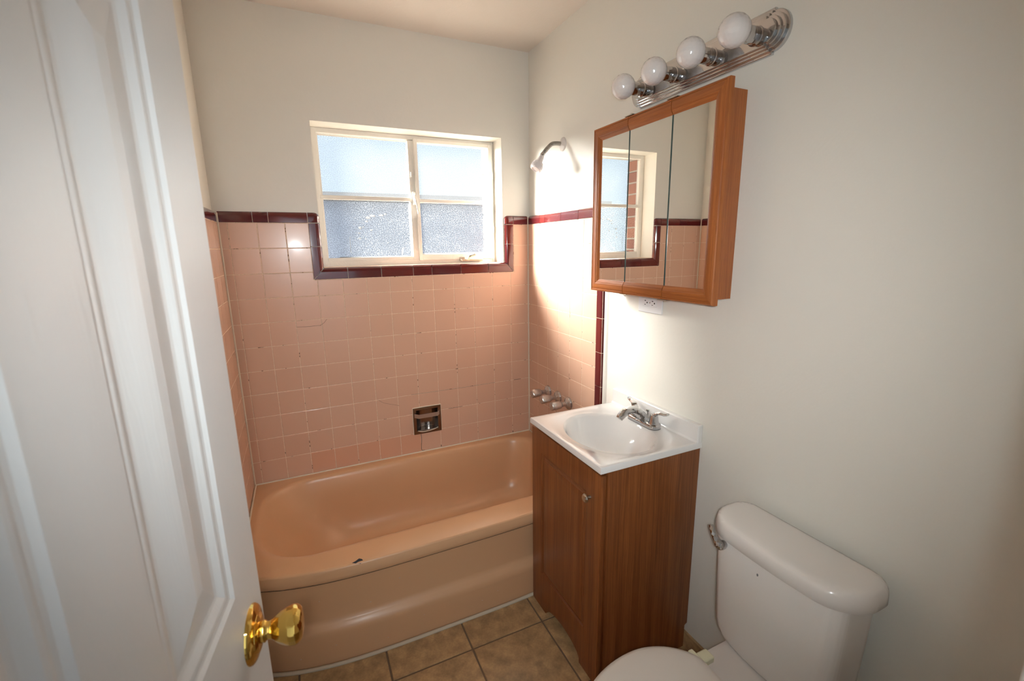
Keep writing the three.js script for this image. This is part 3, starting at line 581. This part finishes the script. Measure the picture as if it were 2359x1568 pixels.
// ---------------------------------------------------------------- vanity cabinet
{
  const v = thing('vanity_cabinet', 'reddish brown wood-grain vanity cabinet with one door and an arched kick', 'cabinet');
  const z0 = 0.797, z1 = 1.254, top = 0.801, Xb = 0.0145, Xs = -0.368, Xd = -0.390;
  const side = poly([[Xs, 0], [0.003, 0], [0.003, 0.092], [0.012, 0.098], [0.0145, 0.098], [Xb, top], [Xs, top]]);
  for (const [a, nm] of [[z1 - 0.015, 'side_panel'], [z0, 'side_panel']]) mesh(nm, planarUV(extr(side, 0.015).translate(0, 0, a), 'y', [a, 0]), vanWood, v);
  mesh('carcass', [box(Xs, 0.0, 0.10, 0.112, z0 + 0.015, z1 - 0.015), box(0.0, 0.004, 0.10, top, z0 + 0.015, z1 - 0.015)], dark, v);
  mesh('front_rail', box(Xs, Xs + 0.006, top - 0.05, top, z0 + 0.015, z1 - 0.015), vanWood, v);
  // door: drawn in (z, y), arch cut out of its foot, opening for the routed field
  const d = new THREE.Group(); d.name = 'door'; v.add(d);
  const A = 0.788, B = 1.2490, s = new THREE.Shape();
  s.moveTo(A, 0.003); s.lineTo(0.896, 0.003); s.lineTo(0.896, 0.016); s.lineTo(0.912, 0.024);
  s.bezierCurveTo(0.96, 0.064, 1.08, 0.066, 1.128, 0.036); s.lineTo(1.143, 0.022); s.lineTo(1.143, 0.003);
  s.lineTo(B, 0.003); s.lineTo(B, 0.787); s.lineTo(A, 0.787); s.closePath();
  const F = { z0: 0.866, z1: 1.166, y0: 0.172, y1: 0.698 };
  s.holes.push(new THREE.Path([V2(F.z0, F.y0), V2(F.z0, F.y1), V2(F.z1, F.y1), V2(F.z1, F.y0)]));
  const flat = (g) => g.applyMatrix4(new THREE.Matrix4().makeBasis(V3(0, 0, 1), V3(0, 1, 0), V3(-1, 0, 0)).setPosition(0, 0, 0));
  const slab = new THREE.ExtrudeGeometry(s, { depth: 0.013, bevelEnabled: true, bevelThickness: 0.003, bevelSize: 0.003, bevelOffset: -0.003, bevelSegments: 3, curveSegments: 20 });
  mesh('door_slab', planarUV(toCreasedNormals(flat(slab).translate(Xd + 0.016, 0, 0), 0.5), 'y', [0.2, 0.3]), vanWood, d);
  const rr = (i, dx) => [V3(Xd + dx, F.y0 + i, F.z0 + i), V3(Xd + dx, F.y0 + i, F.z1 - i), V3(Xd + dx, F.y1 - i, F.z1 - i), V3(Xd + dx, F.y1 - i, F.z0 + i)];
  mesh('door_field', planarUV(loft([rr(-0.004, 0.005), rr(0, 0.0025), rr(0.002, 0.0075), rr(0.006, 0.0085), rr(0.010, 0.0045), rr(0.0125, 0.0045), rr(0.0135, 0.0065), rr(0.018, 0.0015), rr(0.023, 0.0), rr(0.05, 0.0)], { capEnd: true, crease: 0.35 }), 'y', [0.2, 0.3]), vanWood, d);
  const kn = mesh('knob', lathe([[0.0, 0.0265], [0.006, 0.026], [0.0115, 0.023], [0.0145, 0.019], [0.0138, 0.016], [0.006, 0.012], [0.0048, 0.006], [0.0065, 0.0]], V3(-1, 0, 0), V3(Xd, 0.690, 1.191), 32, 36), nickel, d);
}
{
  const t = thing('vanity_sink_top', 'white cultured marble sink top with oval basin and backsplash, on the vanity', 'sink');
  const x0 = -0.4015, x1 = XR, z0 = 0.794, z1 = 1.2605, y0 = 0.802, y1 = 0.825, cx = -0.208, cz = 1.038;
  const ang = []; const corners = [[x0, z0], [x1, z0], [x1, z1], [x0, z1]].map(([x, z]) => Math.atan2(z - cz, x - cx));
  for (let i = 0; i < 120; i++) ang.push(-Math.PI + i / 120 * 2 * Math.PI + 0.001);
  for (const a of corners) ang.push(a - 0.012, a, a + 0.012);
  ang.sort((a, b) => a - b);
  const rect = (ins, y) => ang.map((a) => { const c = Math.cos(a), s = Math.sin(a), tx = c > 0 ? (x1 - ins - cx) / c : (x0 + ins - cx) / c, tz = s > 0 ? (z1 - ins - cz) / s : (z0 + ins - cz) / s, q = Math.min(Math.abs(c) < 1e-6 ? 9 : tx, Math.abs(s) < 1e-6 ? 9 : tz); return V3(cx + c * q, y, cz + s * q); });
  const ell = (k, y, kx = k) => ang.map((a) => { const A = 0.150 * kx, B = 0.186 * k, c = Math.cos(a), s = Math.sin(a), q = 1 / Math.sqrt((c / A) ** 2 + (s / B) ** 2); return V3(cx + c * q - (1 - k) * 0.02, y, cz + s * q); });
  const rings = [rect(0.02, y0), rect(0.0015, y0), rect(0, y0 + 0.0015), rect(0, y1 - 0.004), rect(0.0012, y1 - 0.0012), rect(0.004, y1), rect(0.012, y1), ell(1.13, y1 - 0.0004, 1.17), ell(1.115, y1 - 0.0022, 1.15), ell(1.03, y1 - 0.0032), ell(1.0, y1 - 0.0050), ell(0.975, y1 - 0.0085), ell(0.945, y1 - 0.016), ell(0.90, 0.796), ell(0.83, 0.774), ell(0.73, 0.751), ell(0.60, 0.732), ell(0.44, 0.718), ell(0.26, 0.710), ell(0.12, 0.707)];
  mesh('basin_slab', loft(rings, { capEnd: true, crease: 0.7, flip: true }), marble, t);
  mesh('backsplash', [rbox(-0.006, XR, y1 - 0.006, 0.886, z0, z1, 0.004, 3), sweep([[0, 0], [0.007, 0], [0.003, 0.002], [0.001, 0.0045], [0, 0.008]], z0 + 0.002, z1 - 0.002, 0, 0, (s, h, d) => V3(-0.0055 - d, y1 - 0.0005 + h, s))], marble, t);
  mesh('drain', lathe([[0, 0.003], [0.012, 0.003], [0.017, 0.004], [0.021, 0.0015], [0.022, 0]], V3(0, 1, 0), V3(cx - 0.017, 0.7065, cz), 28), chrome, t);
}
{
  const f = thing('sink_faucet', 'chrome two-handle faucet with a curved spout at the back of the sink', 'faucet', [-0.046, 0.8253, 1.040]);
  const st = new THREE.Shape(); st.absarc(0, 0.052, 0.0265, 0, Math.PI, false); st.absarc(0, -0.052, 0.0265, Math.PI, 2 * Math.PI, false); st.closePath();
  const pl = new THREE.ExtrudeGeometry(st, { depth: 0.010, bevelEnabled: true, bevelThickness: 0.005, bevelSize: 0.005, bevelOffset: -0.005, bevelSegments: 4, curveSegments: 20 }).rotateX(-Math.PI / 2).rotateY(0);
  // the stadium runs along z
  mesh('base_plate', planarUV(toCreasedNormals(pl.rotateX(0).translate(0, 0.0015, 0), 0.6)), chrome, f);
  mesh('gasket', planarUV(new THREE.ExtrudeGeometry(st, { depth: 0.0016, bevelEnabled: false, curveSegments: 20 }).rotateX(-Math.PI / 2)), dark, f);
  mesh('spout', taper([V3(0.004, 0.008, 0), V3(-0.012, 0.030, 0), V3(-0.034, 0.050, 0), V3(-0.062, 0.061, 0), V3(-0.090, 0.057, 0), V3(-0.108, 0.045, 0), V3(-0.116, 0.036, 0)], [0.021, 0.0185, 0.016, 0.0155, 0.0165, 0.0155, 0.0135], 24, 44, 0.82, true, V3(0, 0, 1)), chrome, f);
  for (const s of [-1, 1]) {
    const h = mesh('handle', lathe([[0.0, 0.056], [0.006, 0.0555], [0.011, 0.052], [0.0145, 0.044], [0.0165, 0.028], [0.0195, 0.017], [0.0215, 0.013], [0.0215, 0.0105], [0.018, 0.0085]], V3(0, 1, 0), V3(0, 0, s * 0.052), 32), chrome, f);
    mesh('lever', taper([V3(0.0, 0.045, s * 0.052), V3(0.004, 0.056, s * 0.062), V3(0.008, 0.061, s * 0.078), V3(0.012, 0.062, s * 0.094), V3(0.014, 0.066, s * 0.106)], [0.012, 0.0125, 0.0105, 0.0105, 0.008], 18, 30, 0.55, true), chrome, h);
  }
  mesh('lift_rod', [new THREE.CylinderGeometry(0.0026, 0.0026, 0.034, 12).translate(0.017, 0.028, 0), lathe([[0.0, 0.009], [0.005, 0.008], [0.0068, 0.005], [0.006, 0.002], [0.0026, 0.0]], V3(0, 1, 0), V3(0.017, 0.042, 0), 20)].map((g) => planarUV(g)), chrome, f);
}

// ---------------------------------------------------------------- toilet
{
  const zc = 1.650, t = thing('toilet', 'off-white two-piece toilet with closed lid, beside the vanity', 'toilet');
  const NC = 14, NS = 10;
  // lid and tank: flat back, bowed front
  const bow = (ring, xf, hw, amt) => ring.map((p) => { const k = clamp((-p.x) / (-xf)); p.x -= amt * sstep(0.3, 1, k) * (1 - Math.pow(Math.abs(p.z - zc) / hw, 2)); return p; });
  const lidR = (ins, y) => bow(rrect(-0.170 + ins, -0.004 - ins, zc - 0.205 + ins, zc + 0.201 - ins, [0.055 - ins, 0.085 - ins, 0.085 - ins, 0.055 - ins], y, NC, NS), -0.170, 0.205, 0.016);
  mesh('tank_lid', loft([lidR(0.012, 0.684), lidR(0.001, 0.684), lidR(0, 0.686), lidR(0.001, 0.706), lidR(0.003, 0.7155), lidR(0.0065, 0.7225), lidR(0.012, 0.7268), lidR(0.02, 0.7286), lidR(0.03, 0.7292), lidR(0.05, 0.7295)], { capEnd: true, crease: 0.7, flip: true }), porcelain, t);
  const tank = (y, xf, hw, ins = 0) => bow(rrect(xf + ins, -0.012 - ins, zc - hw + ins, zc + hw - ins, [0.025, 0.036, 0.036, 0.025], y, NC, NS), xf, hw, 0.012);
  mesh('tank', loft([tank(0.3525, -0.136, 0.098), tank(0.3535, -0.146, 0.112), tank(0.357, -0.150, 0.126), tank(0.364, -0.153, 0.139), tank(0.376, -0.155, 0.150), tank(0.392, -0.157, 0.157), tank(0.415, -0.158, 0.161), tank(0.52, -0.161, 0.166), tank(0.684, -0.164, 0.172), tank(0.70, -0.164, 0.172, 0.01)], { capStart: true, crease: 0.8, flip: true }), porcelain, t);
  // bowl, foot and rear deck
  const egg = (cx, ab, af, hw, y, back = -1) => { const r = []; for (let i = 0; i < 72; i++) { const a = i / 72 * 2 * Math.PI, c = Math.cos(a), s = Math.sin(a); let x = cx + (c > 0 ? ab : af) * c; if (back > -1) x = Math.min(x, back); r.push(V3(x, y, zc + hw * s)); } return r; };
  mesh('bowl', [loft([egg(-0.36, 0.20, 0.20, 0.105, 0.0), egg(-0.36, 0.20, 0.20, 0.105, 0.02), egg(-0.37, 0.19, 0.18, 0.088, 0.10), egg(-0.40, 0.18, 0.19, 0.095, 0.18), egg(-0.45, 0.17, 0.21, 0.125, 0.26), egg(-0.47, 0.18, 0.22, 0.152, 0.34), egg(-0.47, 0.185, 0.225, 0.158, 0.37), egg(-0.47, 0.18, 0.22, 0.153, 0.384), egg(-0.47, 0.16, 0.20, 0.13, 0.388)], { capEnd: true, crease: 0.9 , flip: false }),
    loft([rrect(-0.33, -0.02, zc - 0.075, zc + 0.075, 0.03, 0.0, 8, 6), rrect(-0.33, -0.02, zc - 0.08, zc + 0.08, 0.03, 0.2, 8, 6), rrect(-0.345, -0.015, zc - 0.112, zc + 0.112, 0.05, 0.30, 8, 6), rrect(-0.36, -0.012, zc - 0.118, zc + 0.118, 0.05, 0.335, 8, 6), rrect(-0.36, -0.012, zc - 0.114, zc + 0.114, 0.05, 0.348, 8, 6), rrect(-0.34, -0.03, zc - 0.10, zc + 0.10, 0.04, 0.351, 8, 6)], { capEnd: true, crease: 0.9, flip: true })], porcelain, t);
  mesh('seat', loft([egg(-0.47, 0.170, 0.222, 0.152, 0.389, -0.312), egg(-0.47, 0.174, 0.226, 0.156, 0.392, -0.309), egg(-0.47, 0.174, 0.226, 0.156, 0.399, -0.309), egg(-0.47, 0.170, 0.222, 0.152, 0.402, -0.312)], { capStart: true, capEnd: true, crease: 0.8 }), seatPlastic, t);
  mesh('seat_cover', loft([egg(-0.47, 0.174, 0.226, 0.154, 0.4035, -0.311), egg(-0.47, 0.178, 0.230, 0.158, 0.4055, -0.308), egg(-0.47, 0.178, 0.230, 0.158, 0.412, -0.308), egg(-0.47, 0.175, 0.227, 0.155, 0.4165, -0.310), egg(-0.47, 0.166, 0.217, 0.146, 0.4195, -0.318), egg(-0.47, 0.14, 0.185, 0.12, 0.4225, -0.338), egg(-0.47, 0.07, 0.09, 0.06, 0.4245)], { capStart: true, capEnd: true, crease: 0.8 }), seatPlastic, t);
  for (const s of [-1, 1]) mesh('seat_hinge', [rbox(-0.306, -0.262, 0.384, 0.404, zc + s * 0.07 - 0.016, zc + s * 0.07 + 0.016, 0.005, 2), rbox(-0.316, -0.300, 0.392, 0.408, zc + s * 0.07 - 0.028, zc + s * 0.07 + 0.028, 0.004, 2)], yellowed, t);
  const ph = V3(-0.186, 0.667, zc - 0.126);
  mesh('flush_lever', [lathe([[0, 0.012], [0.006, 0.0115], [0.0105, 0.008], [0.0125, 0.003], [0.0125, -0.008], [0.010, -0.014]], V3(-1, 0, 0), ph, 24), taper([ph.clone().add(V3(-0.004, 0.002, -0.002)), ph.clone().add(V3(-0.005, 0.015, -0.014)), ph.clone().add(V3(-0.004, 0.029, -0.026)), ph.clone().add(V3(0.000, 0.041, -0.037))], [0.0125, 0.0088, 0.0075, 0.0062], 14, 20)], chrome, t);
  mesh('chip_mark', planarUV(new THREE.SphereGeometry(1, 8, 6).scale(0.0012, 0.004, 0.0025).translate(-0.1768, 0.648, zc - 0.02)), std(lin(0.2, 0.2, 0.2), 0.6), t);
}

// ---------------------------------------------------------------- tile baseboard behind the toilet
{
  const b = struct('baseboard_right', 'tan tile baseboard along the right wall');
  let z = 0.80; for (const e of [1.12, 1.42, 1.72, 2.02, ZF]) { mesh('base_tile', rbox(0.004, XR, 0.0, 0.062, z + 0.001, e - 0.001, 0.0012, 1), floorTile[1], b); z = e; }
}

// ---------------------------------------------------------------- door_1, standing open on the left
{
  const d = struct('door_1', 'white panelled door standing open on the left, with a brass knob');
  const E = V3(-1.266, 0, 1.58), a = 8 * Math.PI / 180, u = V3(-Math.sin(a), 0, Math.cos(a)), nrm = V3(Math.cos(a), 0, Math.sin(a)), Wd = 0.644, Hd = 2.03, Yd = 0.012;
  const at = (s, y, q) => V3(E.x + u.x * s + nrm.x * q, y, E.z + u.z * s + nrm.z * q);
  const panels = []; for (const [s0, s1] of [[0.098, 0.279], [0.366, 0.546]]) for (const [y0, y1] of [[0.20, 0.83], [1.043, 1.74], [1.83, 1.955]]) panels.push([s0, s1, y0, y1]);
  const steps = [[0, 0], [0.003, -0.0002], [0.009, -0.0035], [0.013, -0.0042], [0.017, -0.0038], [0.021, -0.0042], [0.031, -0.0085], [0.036, -0.0095], [0.040, -0.0092], [0.044, -0.0085], [0.060, -0.005], [0.078, -0.0015], [0.082, -0.001]];
  const depth = (s, y) => { for (const [s0, s1, y0, y1] of panels) { const e = Math.min(s - s0, s1 - s, y - y0, y1 - y); if (e > 0) { for (let i = 1; i < steps.length; i++) if (e <= steps[i][0]) return lerp(steps[i - 1][1], steps[i][1], (e - steps[i - 1][0]) / (steps[i][0] - steps[i - 1][0])); return steps[steps.length - 1][1]; } } return 0; };
  const uniq = (l) => [...new Set(l.map((q) => q.toFixed(5)))].map(Number).sort((p, q) => p - q);
  const ss = [0.002, Wd - 0.002], ys = [Yd + 0.002, Yd + Hd - 0.002];
  for (const [s0, s1, y0, y1] of panels) { for (const [e] of steps) { ss.push(s0 + e, s1 - e); ys.push(y0 + e, y1 - e); } for (let k = 1; k < 8; k++) ys.push(lerp(y0, y1, k / 8)); }
  const S = uniq(ss), Y = uniq(ys).filter((v, i, l) => i === 0 || v - l[i - 1] > 1e-4), pos = [], uvs = [];
  const push = (s, y) => { const p = at(s, y, depth(s, y)); pos.push(p.x, p.y, p.z); uvs.push(s, y); };
  for (let i = 0; i < S.length - 1; i++) for (let j = 0; j < Y.length - 1; j++) {
    const [s0, s1, y0, y1] = [S[i], S[i + 1], Y[j], Y[j + 1]], m = depth((s0 + s1) / 2, (y0 + y1) / 2);
    const A = Math.abs((depth(s0, y0) + depth(s1, y1)) / 2 - m), B = Math.abs((depth(s1, y0) + depth(s0, y1)) / 2 - m);
    const q = A <= B ? [[s0, y0], [s1, y1], [s1, y0], [s0, y0], [s0, y1], [s1, y1]] : [[s0, y0], [s0, y1], [s1, y0], [s1, y0], [s0, y1], [s1, y1]];
    for (const [s, y] of q) push(s, y);
  }
  let g = new THREE.BufferGeometry(); g.setAttribute('position', new THREE.Float32BufferAttribute(pos, 3)); g.setAttribute('uv', new THREE.Float32BufferAttribute(uvs, 2));
  g = mergeVertices(g, 1e-5); g = toCreasedNormals(g, 0.09);
  // edges and back of the leaf
  const rim = (q, i) => [at(i, Yd + i, q), at(Wd - i, Yd + i, q), at(Wd - i, Yd + Hd - i, q), at(i, Yd + Hd - i, q)];
  const back = loft([rim(0, 0.002), rim(-0.002, 0), rim(-0.033, 0), rim(-0.035, 0.002)], { capEnd: true, crease: 0.3, flip: true });
  mesh('leaf', mergeAll([g, back]), doorPaint, d);
  const K = at(0.062, 0.956, 0), kn = mesh('door_knob', lathe([[0.0, 0.066], [0.012, 0.0655], [0.0215, 0.063], [0.0255, 0.058], [0.0262, 0.053], [0.0245, 0.045], [0.019, 0.034], [0.0135, 0.027], [0.0115, 0.022], [0.0125, 0.0185], [0.0145, 0.0165], [0.0145, 0.0125], [0.013, 0.011], [0.0155, 0.0095]], nrm, K, 64, 64), brass, d);
  mesh('rosette', lathe([[0.012, 0.0115], [0.020, 0.0112], [0.0255, 0.0095], [0.027, 0.008], [0.0355, 0.0055], [0.0385, 0.0025], [0.039, 0.0]], nrm, K, 72, 40), brass, d);
  mesh('latch_plate', planarUV(box(-0.012, 0.012, -0.028, 0.028, -0.0008, 0.0).applyMatrix4(new THREE.Matrix4().makeBasis(nrm, V3(0, 1, 0), u).setPosition(at(0, 0.956, -0.0175)))), brass, d);
}

renderer.render(scene, camera);
